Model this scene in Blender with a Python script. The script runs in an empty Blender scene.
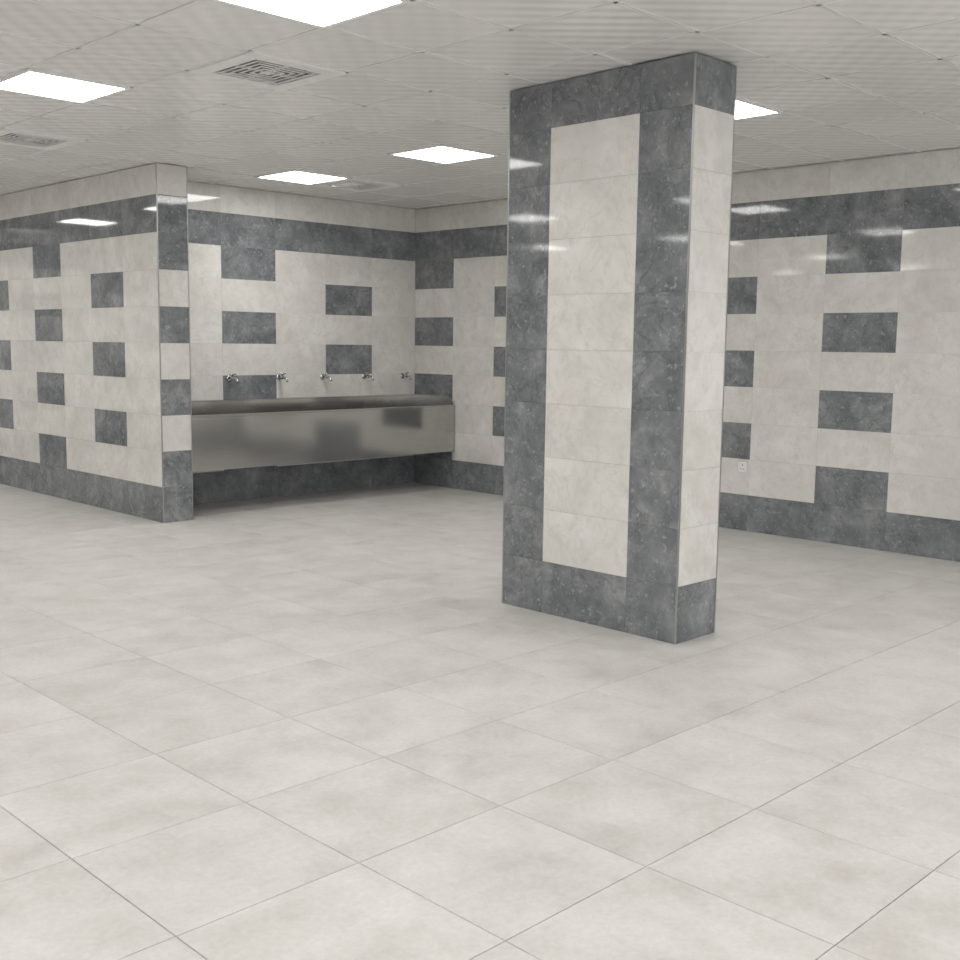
import bpy, math, random
from mathutils import Vector, Matrix
random.seed(7)
sc=bpy.context.scene
sc.view_settings.view_transform='Standard'
sc.view_settings.look='None'
H=2.942
HW=H+.1
PX0,PX1=-3.452,-3.172; PY=-0.736      # partition
KX,KY,SX,SY=-3.424,-5.901,0.36,1.243  # column
XL,YF,YB=-14.0,-14.0,5.0

# ---------------- materials ----------------
def newmat(name):
    m=bpy.data.materials.new(name);m.use_nodes=True
    nt=m.node_tree;b=nt.nodes['Principled BSDF'];return m,nt,b
def N(nt,t,**k):
    n=nt.nodes.new(t)
    for a,v in k.items():
        if a in n.inputs.keys():n.inputs[a].default_value=v
        else:setattr(n,a,v)
    return n
def tilevec(nt,off=37.0):
    tc=N(nt,'ShaderNodeTexCoord');at=N(nt,'ShaderNodeAttribute',attribute_name='rnd')
    mu=N(nt,'ShaderNodeVectorMath',operation='SCALE');mu.inputs[0].default_value=(off,off*.7,off*1.3)
    nt.links.new(at.outputs['Fac'],mu.inputs['Scale'])
    ad=N(nt,'ShaderNodeVectorMath',operation='ADD')
    nt.links.new(tc.outputs['Object'],ad.inputs[0]);nt.links.new(mu.outputs[0],ad.inputs[1])
    return ad.outputs[0],at.outputs['Fac'],tc.outputs['Object']
def ramp(nt,src,stops):
    r=N(nt,'ShaderNodeValToRGB');e=r.color_ramp.elements
    while len(e)<len(stops):e.new(.5)
    for i,(p,c) in enumerate(stops):e[i].position=p;e[i].color=(*c,1)
    nt.links.new(src,r.inputs[0]);return r.outputs[0]
def mixc(nt,a,b,fac,mode='MIX'):
    m=N(nt,'ShaderNodeMix',data_type='RGBA',blend_type=mode)
    for s,v in ((0,fac),(6,a),(7,b)):
        if hasattr(v,'is_linked'):nt.links.new(v,m.inputs[s])
        else:m.inputs[s].default_value=v if s==0 else (*v,1)
    return m.outputs[2]
def noise(nt,vec,scale,detail=5,rough=.6,dist=0):
    n=N(nt,'ShaderNodeTexNoise');n.inputs['Scale'].default_value=scale;n.inputs['Detail'].default_value=detail
    n.inputs['Roughness'].default_value=rough;n.inputs['Distortion'].default_value=dist
    nt.links.new(vec,n.inputs['Vector']);return n.outputs['Fac']
def veins(nt,vec,scale,width,amt,dist=0.6,det=4):
    n2=noise(nt,vec,scale,det,.6,dist)
    mth=N(nt,'ShaderNodeMath',operation='SUBTRACT');nt.links.new(n2,mth.inputs[0]);mth.inputs[1].default_value=.5
    ab=N(nt,'ShaderNodeMath',operation='ABSOLUTE');nt.links.new(mth.outputs[0],ab.inputs[0])
    return ramp(nt,ab.outputs[0],[(0,(amt,)*3),(width,(0,0,0)),(1,(0,0,0))])

def mat_dark():
    m,nt,b=newmat('dark_marble_tile');v,r,o=tilevec(nt)
    n1=noise(nt,v,4.6,6,.70,.3)
    c=ramp(nt,n1,[(.30,(.120,.130,.139)),(.44,(.172,.184,.195)),(.56,(.225,.237,.247)),(.69,(.33,.342,.35))])
    c=mixc(nt,c,(.085,.092,.10),veins(nt,v,3.2,.022,.42))
    c=mixc(nt,c,(.40,.41,.415),veins(nt,v,5.0,.012,.30,.4))
    n3=noise(nt,v,30,2,.6)
    c=mixc(nt,c,(.46,.47,.475),ramp(nt,n3,[(.61,(0,0,0)),(.72,(.5,.5,.5))]))
    nt.links.new(c,b.inputs['Base Color']);b.inputs['Roughness'].default_value=.05
    b.inputs['Specular IOR Level'].default_value=.36
    return m
def mat_cream():
    m,nt,b=newmat('cream_glazed_tile');v,r,o=tilevec(nt)
    n1=noise(nt,v,2.8,5,.64,.4)
    c=ramp(nt,n1,[(.28,(.635,.616,.578)),(.5,(.725,.710,.678)),(.7,(.80,.788,.760))])
    n3=noise(nt,v,10,5,.7,.5)
    c=mixc(nt,c,(.585,.562,.52),ramp(nt,n3,[(.48,(0,0,0)),(.68,(.55,.55,.55))]))
    c=mixc(nt,c,(.56,.535,.50),veins(nt,v,3.4,.018,.32))
    nt.links.new(c,b.inputs['Base Color']);b.inputs['Roughness'].default_value=.05
    b.inputs['Specular IOR Level'].default_value=.42
    return m
def mat_floor():
    m,nt,b=newmat('floor_porcelain_tile');v,r,o=tilevec(nt)
    n1=noise(nt,v,3.4,6,.66,.2)
    c=ramp(nt,n1,[(.28,(.545,.522,.492)),(.43,(.625,.605,.578)),(.56,(.685,.668,.645)),(.72,(.74,.727,.708))])
    tint=ramp(nt,r,[(0,(.97,.97,.97)),(1,(1.015,1.012,1.01))])
    c=mixc(nt,c,tint,1.0,'MULTIPLY')
    n3=noise(nt,o,45,3,.7)
    c=mixc(nt,c,ramp(nt,n3,[(.3,(.92,.92,.92)),(.65,(1.02,1.02,1.02))]),1.0,'MULTIPLY')
    nt.links.new(c,b.inputs['Base Color'])
    rr=N(nt,'ShaderNodeMapRange');rr.inputs['To Min'].default_value=.30;rr.inputs['To Max'].default_value=.46
    nt.links.new(n1,rr.inputs[0]);nt.links.new(rr.outputs[0],b.inputs['Roughness'])
    return m
def mat_ceil():
    m,nt,b=newmat('vinyl_ceiling_tile');v,r,o=tilevec(nt)
    tint=ramp(nt,r,[(0,(.82,.814,.80)),(1,(.89,.884,.87))])
    nt.links.new(tint,b.inputs['Base Color'])
    b.inputs['Roughness'].default_value=.24
    def wave(a,bx,k):
        d=N(nt,'ShaderNodeVectorMath',operation='DOT_PRODUCT');d.inputs[1].default_value=(a,bx,0);nt.links.new(o,d.inputs[0])
        mm=N(nt,'ShaderNodeMath',operation='MULTIPLY');nt.links.new(d.outputs['Value'],mm.inputs[0]);mm.inputs[1].default_value=k
        s=N(nt,'ShaderNodeMath',operation='SINE');nt.links.new(mm.outputs[0],s.inputs[0]);return s.outputs[0]
    k=2*math.pi/.15
    p=N(nt,'ShaderNodeMath',operation='MULTIPLY');nt.links.new(wave(1,0,k),p.inputs[0]);nt.links.new(wave(0,1,k),p.inputs[1])
    bp=N(nt,'ShaderNodeBump');bp.inputs['Strength'].default_value=.5;bp.inputs['Distance'].default_value=.004
    nt.links.new(p.outputs[0],bp.inputs['Height']);nt.links.new(bp.outputs[0],b.inputs['Normal'])
    return m
def simple(name,c,rough,metal=0):
    m,nt,b=newmat(name)
    tc=N(nt,'ShaderNodeTexCoord');n=noise(nt,tc.outputs['Object'],12,2,.5)
    lo=tuple(x*.94 for x in c);hi=tuple(min(1,x*1.05) for x in c)
    nt.links.new(ramp(nt,n,[(.3,lo),(.7,hi)]),b.inputs['Base Color'])
    b.inputs['Roughness'].default_value=rough;b.inputs['Metallic'].default_value=metal;return m
def mat_brushed():
    m,nt,b=newmat('brushed_stainless');tc=N(nt,'ShaderNodeTexCoord')
    mp=N(nt,'ShaderNodeMapping');mp.inputs['Scale'].default_value=(1.5,60,160);nt.links.new(tc.outputs['Object'],mp.inputs[0])
    n=noise(nt,mp.outputs[0],2,3,.6)
    nt.links.new(ramp(nt,n,[(.3,(.46,.455,.44)),(.7,(.57,.565,.55))]),b.inputs['Base Color'])
    b.inputs['Metallic'].default_value=1
    n2=noise(nt,tc.outputs['Object'],2.0,2,.5)
    rr=N(nt,'ShaderNodeMapRange');rr.inputs['To Min'].default_value=.10;rr.inputs['To Max'].default_value=.20
    nt.links.new(n2,rr.inputs[0]);nt.links.new(rr.outputs[0],b.inputs['Roughness'])
    mp2=N(nt,'ShaderNodeMapping');mp2.inputs['Scale'].default_value=(1.4,1,.25);nt.links.new(tc.outputs['Object'],mp2.inputs[0])
    bp=N(nt,'ShaderNodeBump');bp.inputs['Strength'].default_value=.6;bp.inputs['Distance'].default_value=.03
    n3=noise(nt,mp2.outputs[0],1.3,0,.4);nt.links.new(n3,bp.inputs['Height']);nt.links.new(bp.outputs[0],b.inputs['Normal'])
    return m
def emis(name,c,s):
    m,nt,b=newmat(name);b.inputs['Base Color'].default_value=(.9,.9,.9,1)
    b.inputs['Emission Color'].default_value=(*c,1);b.inputs['Emission Strength'].default_value=s;return m
M_D=mat_dark();M_C=mat_cream();M_F=mat_floor();M_T=mat_ceil()
M_G=simple('tile_grout',(.55,.54,.52),.8);M_GF=simple('floor_grout',(.30,.285,.265),.85)
M_TB=simple('ceiling_t_bar',(.76,.755,.74),.4);M_ST=mat_brushed()
M_CH=simple('chrome',(.6,.6,.6),.09,1);M_TRIM=simple('edge_trim_steel',(.45,.45,.45),.35,1)
M_PL=simple('painted_plaster',(.70,.695,.68),.6);M_WH=simple('white_plastic',(.8,.8,.79),.3)
M_BK=simple('dark_duct_interior',(.12,.12,.12),.8);M_VM=simple('vent_white_metal',(.86,.86,.85),.4)
M_LED=emis('led_diffuser',(1,.985,.96),16.8)
M_PVC=simple('grey_pvc_pipe',(.16,.16,.16),.5)

# ---------------- mesh builder ----------------
class MB:
    def __init__(s,mats):s.v=[];s.f=[];s.m=[];s.r=[];s.mats=mats;s.sm=[]
    def face(s,pts,m=0,r=0.,smooth=False):
        i=len(s.v);s.v+=[tuple(p) for p in pts];s.f.append(tuple(range(i,i+len(pts))));s.m.append(m);s.r.append(r);s.sm.append(smooth)
    def box(s,a,b,m=0):
        x0,y0,z0=a;x1,y1,z1=b
        P=[(x0,y0,z0),(x1,y0,z0),(x1,y1,z0),(x0,y1,z0),(x0,y0,z1),(x1,y0,z1),(x1,y1,z1),(x0,y1,z1)]
        i=len(s.v);s.v+=P
        for q in ((0,3,2,1),(4,5,6,7),(0,1,5,4),(1,2,6,5),(2,3,7,6),(3,0,4,7)):
            s.f.append(tuple(i+k for k in q));s.m.append(m);s.r.append(0.);s.sm.append(False)
    def tile(s,O,U,V,Nn,u0,u1,v0,v1,m,gap=.0009,depth=.008,ch=.0005,tilt=.0):
        r=random.random();g=gap/2;u0+=g;u1-=g;v0+=g;v1-=g
        if u1-u0<.004 or v1-v0<.004:return
        P=lambda u,v,d:O+U*u+V*v+Nn*d
        t=[random.uniform(-tilt,0) for _ in range(3)];t.append(t[0]+t[2]-t[1])
        c=[(u0,v0),(u1,v0),(u1,v1),(u0,v1)];ci=[(u0+ch,v0+ch),(u1-ch,v0+ch),(u1-ch,v1-ch),(u0+ch,v1-ch)]
        A=[P(*c[k],-depth) for k in range(4)];B=[P(*c[k],-ch+t[k]) for k in range(4)];C=[P(*ci[k],t[k]) for k in range(4)]
        fl=(U.cross(V)).dot(Nn)<0
        def F(q):s.face(q[::-1] if fl else q,m,r)
        F(C)
        for k in range(4):
            l=(k+1)%4;F([B[k],B[l],C[l],C[k]]);F([A[k],A[l],B[l],B[k]])
    def tube(s,pts,rad,m=0,n=14,cap=True):
        pts=[Vector(p) for p in pts];rings=[]
        if not isinstance(rad,(list,tuple)):rad=[rad]*len(pts)
        ref=None
        for i,p in enumerate(pts):
            d=(pts[min(i+1,len(pts)-1)]-pts[max(i-1,0)]).normalized()
            if ref is None:ref=d.orthogonal().normalized()
            ref=(ref-d*ref.dot(d));ref=ref.normalized() if ref.length>1e-6 else d.orthogonal().normalized()
            b=d.cross(ref);base=len(s.v)
            for k in range(n):
                a=2*math.pi*k/n;s.v.append(tuple(p+(ref*math.cos(a)+b*math.sin(a))*rad[i]))
            rings.append(base)
        for i in range(len(rings)-1):
            for k in range(n):
                l=(k+1)%n;s.f.append((rings[i]+k,rings[i]+l,rings[i+1]+l,rings[i+1]+k));s.m.append(m);s.r.append(0);s.sm.append(True)
        if cap:
            for q in (tuple(rings[0]+k for k in range(n))[::-1],tuple(rings[-1]+k for k in range(n))):
                s.f.append(q);s.m.append(m);s.r.append(0);s.sm.append(False)
    def build(s,name,parent=None,loc=None,bevel=0):
        me=bpy.data.meshes.new(name);me.from_pydata(s.v,[],s.f)
        for mt in s.mats:me.materials.append(mt)
        me.polygons.foreach_set('material_index',s.m);me.polygons.foreach_set('use_smooth',s.sm)
        at=me.attributes.new('rnd','FLOAT','FACE');at.data.foreach_set('value',s.r)
        me.update();o=bpy.data.objects.new(name,me);sc.collection.objects.link(o)
        if parent:o.parent=parent
        if loc:o.location=loc
        if bevel:
            b=o.modifiers.new('bevel','BEVEL');b.width=bevel;b.segments=2;b.limit_method='ANGLE'
        return o
def V(*a):return Vector(a)
def empty(name,loc=(0,0,0)):
    o=bpy.data.objects.new(name,None);o.location=loc;sc.collection.objects.link(o);return o
ROWS=[.3*i for i in range(10)]+[H]
AR={1,3,5,7};BR={2,4,6}
def patt(kind,j):
    if j in (0,8):return 1
    if kind=='A' and j in AR:return 1
    if kind=='B' and j in BR:return 1
    return 2
def wall_tiles(mb,O,U,Nn,cols,kinds,tilt=.0004):
    for i,(u0,u1) in enumerate(cols):
        for j in range(10):
            mb.tile(O,U,V(0,0,1),Nn,u0,u1,ROWS[j],ROWS[j+1],patt(kinds(i),j),tilt=tilt)
WM=[M_G,M_D,M_C,M_TRIM]
def cols_for(L,w=.6):
    c=[];u=0
    while u<L-1e-3:c.append((u,min(u+w,L)));u+=w
    return c
# ---- walls ----
mb=MB(WM);mb.box((.008,YF,0),(.2,.2,HW));wall_tiles(mb,V(0,0,0),V(0,-1,0),V(-1,0,0),cols_for(14),lambda i:{0:'A',2:'B'}.get(i%4,'C'));mb.build('wall_right')
mb=MB(WM);mb.box((PX1,.008,0),(.008,.2,HW));wall_tiles(mb,V(0,0,0),V(-1,0,0),V(0,-1,0),cols_for(-PX1),lambda i:{1:'B',3:'A'}.get(i%4,'C'));mb.build('wall_back')
# partition
mb=MB(WM);t=.008
mb.box((PX0+t,PY+t,0),(PX1-t,YB,H))
kk=lambda i:{1:'B',3:'A'}.get(i%4,'C')
wall_tiles(mb,V(PX0,PY,0),V(0,1,0),V(-1,0,0),cols_for(YB-PY),kk)
wall_tiles(mb,V(PX1,PY,0),V(0,1,0),V(1,0,0),cols_for(-PY),kk)
for j in range(10):
    mb.tile(V(PX0,PY,0),V(1,0,0),V(0,0,1),V(0,-1,0),0.004,PX1-PX0,ROWS[j],ROWS[j+1],1 if j in(0,1,3,5,7,8) else 2)
mb.box((PX0-.002,PY-.002,0),(PX0+.006,PY+.006,H),3);mb.box((PX1-.006,PY-.002,0),(PX1+.001,PY+.006,H),3)
mb.build('wall_partition')
# left wall, far wall (same tiling)
mb=MB(WM);mb.box((XL-.2,YF,0),(XL-.008,YB+.2,HW));wall_tiles(mb,V(XL,YF,0),V(0,1,0),V(1,0,0),cols_for(YB-YF),lambda i:{0:'A',2:'B'}.get(i%4,'C'));mb.build('wall_left')
mb=MB(WM);mb.box((XL-.008,YB+.008,0),(PX1,YB+.2,HW));wall_tiles(mb,V(PX0,YB,0),V(-1,0,0),V(0,-1,0),cols_for(PX0-XL),lambda i:{0:'A',2:'B'}.get(i%4,'C'));mb.build('wall_far')
# front wall (behind camera) with window openings
wins=[(-12.6,-10.8),(-9.9,-8.1),(-7.2,-5.4),(-4.5,-2.7)];z0,z1=.9,2.4
mb=MB([M_PL])
mb.box((XL,YF-.2,0),(0,YF,z0));mb.box((XL,YF-.2,z1),(0,YF,HW))
xs=[XL]+[v for w in wins for v in w]+[0]
for a,b in zip(xs[::2],xs[1::2]):mb.box((a,YF-.2,z0),(b,YF,z1))
mb.build('wall_front')
for i,(a,b) in enumerate(wins):
    mb=MB([M_WH]);f=.05;y0,y1=YF-.13,YF-.07
    mb.box((a,y0,z0),(a+f,y1,z1));mb.box((b-f,y0,z0),(b,y1,z1));mb.box((a+f,y0,z0),(b-f,y1,z0+f));mb.box((a+f,y0,z1-f),(b-f,y1,z1))
    c=(a+b)/2;mb.box((c-f/2,y0,z0+f),(c+f/2,y1,z1-f));mb.build('window_%d'%(i+1))
# ---- floor ----
s=.6012;gx,gy=-5.538,-5.491
mb=MB([M_GF,M_F]);mb.box((XL-.2,YF-.2,-.15),(.2,YB+.2,-.006))
O=V(0,0,0)
def cuts(g,step,a,b):
    k=math.ceil((a-g)/step);o=[a]
    while g+k*step<b-1e-4:
        if g+k*step>a+1e-4:o.append(g+k*step)
        k+=1
    return o+[b]
cx,cy=cuts(gx,s,XL,0),cuts(gy,s,YF,YB)
for i in range(len(cx)-1):
    for j in range(len(cy)-1):
        mb.tile(O,V(1,0,0),V(0,1,0),V(0,0,1),cx[i],cx[i+1],cy[j],cy[j+1],1,gap=.0032,depth=.006,ch=.0008,tilt=.0003)
mb.build('floor')
# ---- ceiling ----
panels=[(-2.2,-1.0)]+[(x,y) for x in(-2.2,-5.2,-8.2,-11.2) for y in(-2.8,-5.2,-7.6,-10.0,-12.4)]+[(x,y) for x in(-5.2,-8.2,-11.2) for y in(-.4,2.0,4.1)]
vents=[(-4.6,-4.0),(-4.6,-1.0),(-1.6,-1.0),(-1.6,-7.0),(-7.6,-4.0),(-7.6,-1.0),(-7.6,-7.0),(-10.6,-4.0),(-10.6,-7.6)]
g=-.1;cx,cy=cuts(g,.6,XL,0),cuts(g,.6,YF,YB)
holes=panels+vents
mb=MB([M_TB,M_T]);mb.box((XL-.2,YF-.2,H+.055),(.2,YB+.2,H+.2))
for i in range(len(cx)-1):
    for j in range(len(cy)-1):
        mx,my=(cx[i]+cx[i+1])/2,(cy[j]+cy[j+1])/2
        if any(abs(mx-a)<.28 and abs(my-b)<.28 for a,b in holes):continue
        mb.tile(O+V(0,0,H+.004),V(1,0,0),V(0,1,0),V(0,0,-1),cx[i],cx[i+1],cy[j],cy[j+1],1,gap=.010,depth=.012,ch=.002,tilt=.005)
for x in cx[1:-1]:mb.box((x-.0105,YF,H+.004),(x+.0105,YB,H+.02),0)
for y in cy[1:-1]:mb.box((XL,y-.0105,H+.004),(0,y+.0105,H+.02),0)
mb.build('ceiling')
for (x,y) in panels:
    e=empty('ceiling_led_panel',(x,y,H))
    mb=MB([M_VM]);a,b=.296,.272
    for q in (((-a,-a),(a,-b)),((-a,b),(a,a)),((-a,-b),(-b,b)),((b,-b),(a,b))):mb.box((*q[0],-.004),(*q[1],.03))
    mb.build('frame',e)
    mb=MB([M_LED]);mb.face([(-b,-b,0),(-b,b,0),(b,b,0),(b,-b,0)]);mb.build('diffuser',e)
def ringbox(mb,o,i,z0,z1,m=0):
    for q in (((-o,-o),(o,-i)),((-o,i),(o,o)),((-o,-i),(-i,i)),((i,-i),(o,i))):mb.box((*q[0],z0),(*q[1],z1),m)
for (x,y) in vents:
    e=empty('ceiling_air_vent',(x,y,H));mb=MB([M_VM,M_BK]);a,b=.296,.205
    ringbox(mb,a,b,-.006,.01)
    mb.box((-b,-b,.03),(b,b,.035),1)
    o=b-.022
    while o>.03:
        ringbox(mb,o,o-.014,-.006,-.003);o-=.038
    mb.box((-.012,-.012,-.006),(.012,.012,-.003))
    mb.box((-b,-.004,-.003),(b,.004,.006));mb.box((-.004,-b,-.003),(.004,b,.006))
    mb.build('louvre_diffuser',e)
# ---- column ----
mb=MB(WM);mb.box((KX+t,KY+t,0),(KX+SX-t,KY+SY-t,H))
yc=[0,.327,.928,SY]
for (O_,U_,N_) in ((V(KX,KY,0),V(0,1,0),V(-1,0,0)),(V(KX+SX,KY,0),V(0,1,0),V(1,0,0))):
    for i in range(3):
        for j in range(10):
            mb.tile(O_,U_,V(0,0,1),N_,yc[i]+(.004 if i==0 else 0),yc[i+1]-(.004 if i==2 else 0),ROWS[j],ROWS[j+1],2 if(i==1 and 0<j<9) else 1,tilt=.0004)
for (O_,N_) in ((V(KX,KY,0),V(0,-1,0)),(V(KX,KY+SY,0),V(0,1,0))):
    for j in range(10):
        mb.tile(O_,V(1,0,0),V(0,0,1),N_,.004,SX-.004,ROWS[j],ROWS[j+1],2 if 0<j<9 else 1,tilt=.0004)
for a in (KX,KX+SX):
    for b in (KY,KY+SY):
        dx=1 if a==KX else -1;dy=1 if b==KY else -1
        xa,xb=sorted((a-dx*.0015,a+dx*.006));ya,yb=sorted((b-dy*.0015,b+dy*.006))
        mb.box((xa,ya,0),(xb,yb,H),3)
mb.build('tiled_column')

# ---- stainless trough sink ----
e=empty('trough_sink',(0,0,0))
x0,x1=-3.125,-.012;yf,yb=-.65,-.012;zb,zt,zs=.40,.885,.975
mb=MB([M_ST]);w=.004
mb.box((x0,yf,zb),(x1,yf+w,zt-.012))
mb.box((x0,yf,zb-.002),(x1,yf+.03,zb))
mb.build('apron',e)
mb=MB([M_ST]);mb.box((x0,yf-.006,zt-.012),(x1,yf+.05,zt));mb.box((x0,yf-.006,zt-.034),(x1,yf,zt-.012));mb.build('front_rim',e,bevel=.003)
mb=MB([M_ST])
mb.box((x0,yb-.012,zb+.1),(x1,yb,zs));mb.box((x0,yb-.05,zs-.01),(x1,yb,zs));mb.build('backsplash',e,bevel=.002)
mb=MB([M_ST])
for xa,xb in ((x0,x0+.01),(x1-.01,x1)):
    mb.box((xa,yf+w,zb),(xb,yb-.012,zt))
mb.face([(x1-.012,yb-.012,zt),(x1-.012,yf+.01,zt),(x1-.012,yf+.01,zs-.06),(x1-.012,yf+.08,zs),(x1-.012,yb-.012,zs)]);mb.face([(x0+.012,yb-.012,zt),(x0+.012,yf+.01,zt),(x0+.012,yf+.08,zs),(x0+.012,yb-.012,zs)])
mb.build('end_panels',e)
mb=MB([M_ST])
A=[(yf+.045,zt-.004),(yf+.06,zt-.05),(yf+.10,.60),(yf+.18,.56),(yb-.16,.55),(yb-.06,.60),(yb-.014,.82)]
for p,q in zip(A[:-1],A[1:]):mb.face([(x0+.01,p[0],p[1]),(x1-.01,p[0],p[1]),(x1-.01,q[0],q[1]),(x0+.01,q[0],q[1])],0,0,True)
mb.build('basin',e)
mb=MB([M_PVC])
for x in (-2.75,-1.65,-.62):   # wall brackets tucked under the basin
    mb.box((x-.02,-.55,.45),(x+.02,-.03,.48));mb.box((x-.02,-.03,.36),(x+.02,-.012,.56))
mb.build('wall_brackets',e)
mb=MB([M_PVC])
for x in (-1.5,):
    mb.tube([(x,-.22,.57),(x,-.22,.43),(x,-.20,.39),(x,-.16,.375),(x,-.12,.38),(x,-.09,.40),(x,-.05,.41),(x,-.002,.41)],.022,0)
mb.build('drain_trap',e)
# ---- taps ----
for k,x in enumerate((-2.89,-2.335,-1.775,-1.245,-.705,-.18)):
    e=empty('wall_tap',(x,0,1.175))
    mb=MB([M_CH])
    mb.tube([(0,-.001,0),(0,-.006,0),(0,-.012,0)],[.030,.030,.020],n=24);mb.build('wall_flange',e)
    mb=MB([M_CH])
    mb.tube([(0,-.010,0),(0,-.04,0),(0,-.045,0),(0,-.085,0),(0,-.09,0),(0,-.115,0),(0,-.130,-.006),(0,-.140,-.020),(0,-.143,-.042)],[.012,.012,.017,.017,.012,.011,.011,.011,.0115],n=18);mb.build('spout',e)
    mb=MB([M_CH])
    mb.tube([(0,-.065,.010),(0,-.065,.030),(0,-.065,.032),(0,-.065,.044)],[.010,.010,.016,.014],n=16)
    mb.tube([(-.036,-.065,.038),(0,-.065,.040),(.036,-.065,.038)],[.006,.005,.006],n=10);mb.build('handle',e)
# ---- socket ----
e=empty('wall_socket',(0,-4.14,.533))
mb=MB([M_WH,M_BK]);mb.box((-.010,-.043,-.043),(0,.043,.043));mb.build('cover_plate',e,bevel=.002)
mb=MB([M_BK]);mb.box((-.0108,-.004,.010),(-.0101,.004,.022));mb.box((-.0108,-.018,-.018),(-.0101,-.006,-.012));mb.box((-.0108,.006,-.018),(-.0101,.018,-.012));mb.build('pin_slots',e)

# ---- world ----
w=bpy.data.worlds.new('sky');sc.world=w;w.use_nodes=True
bg=w.node_tree.nodes['Background'];bg.inputs[0].default_value=(.96,.98,1,1);bg.inputs[1].default_value=6
# ---- camera ----
a,p,r,f=.78645,.12140,.01294,1117.03
Fv=V(math.cos(a)*math.cos(p),math.sin(a)*math.cos(p),-math.sin(p));R0=V(math.sin(a),-math.cos(a),0);U0=R0.cross(Fv)
R=R0*math.cos(r)+U0*math.sin(r);U=-R0*math.sin(r)+U0*math.cos(r)
cam=bpy.data.objects.new('camera',bpy.data.cameras.new('camera'));sc.collection.objects.link(cam)
cam.data.lens=f/960*36;cam.data.sensor_width=36
cam.matrix_world=Matrix([[R[0],U[0],-Fv[0],-8.1158],[R[1],U[1],-Fv[1],-9.1613],[R[2],U[2],-Fv[2],1.5282],[0,0,0,1]])
sc.camera=cam
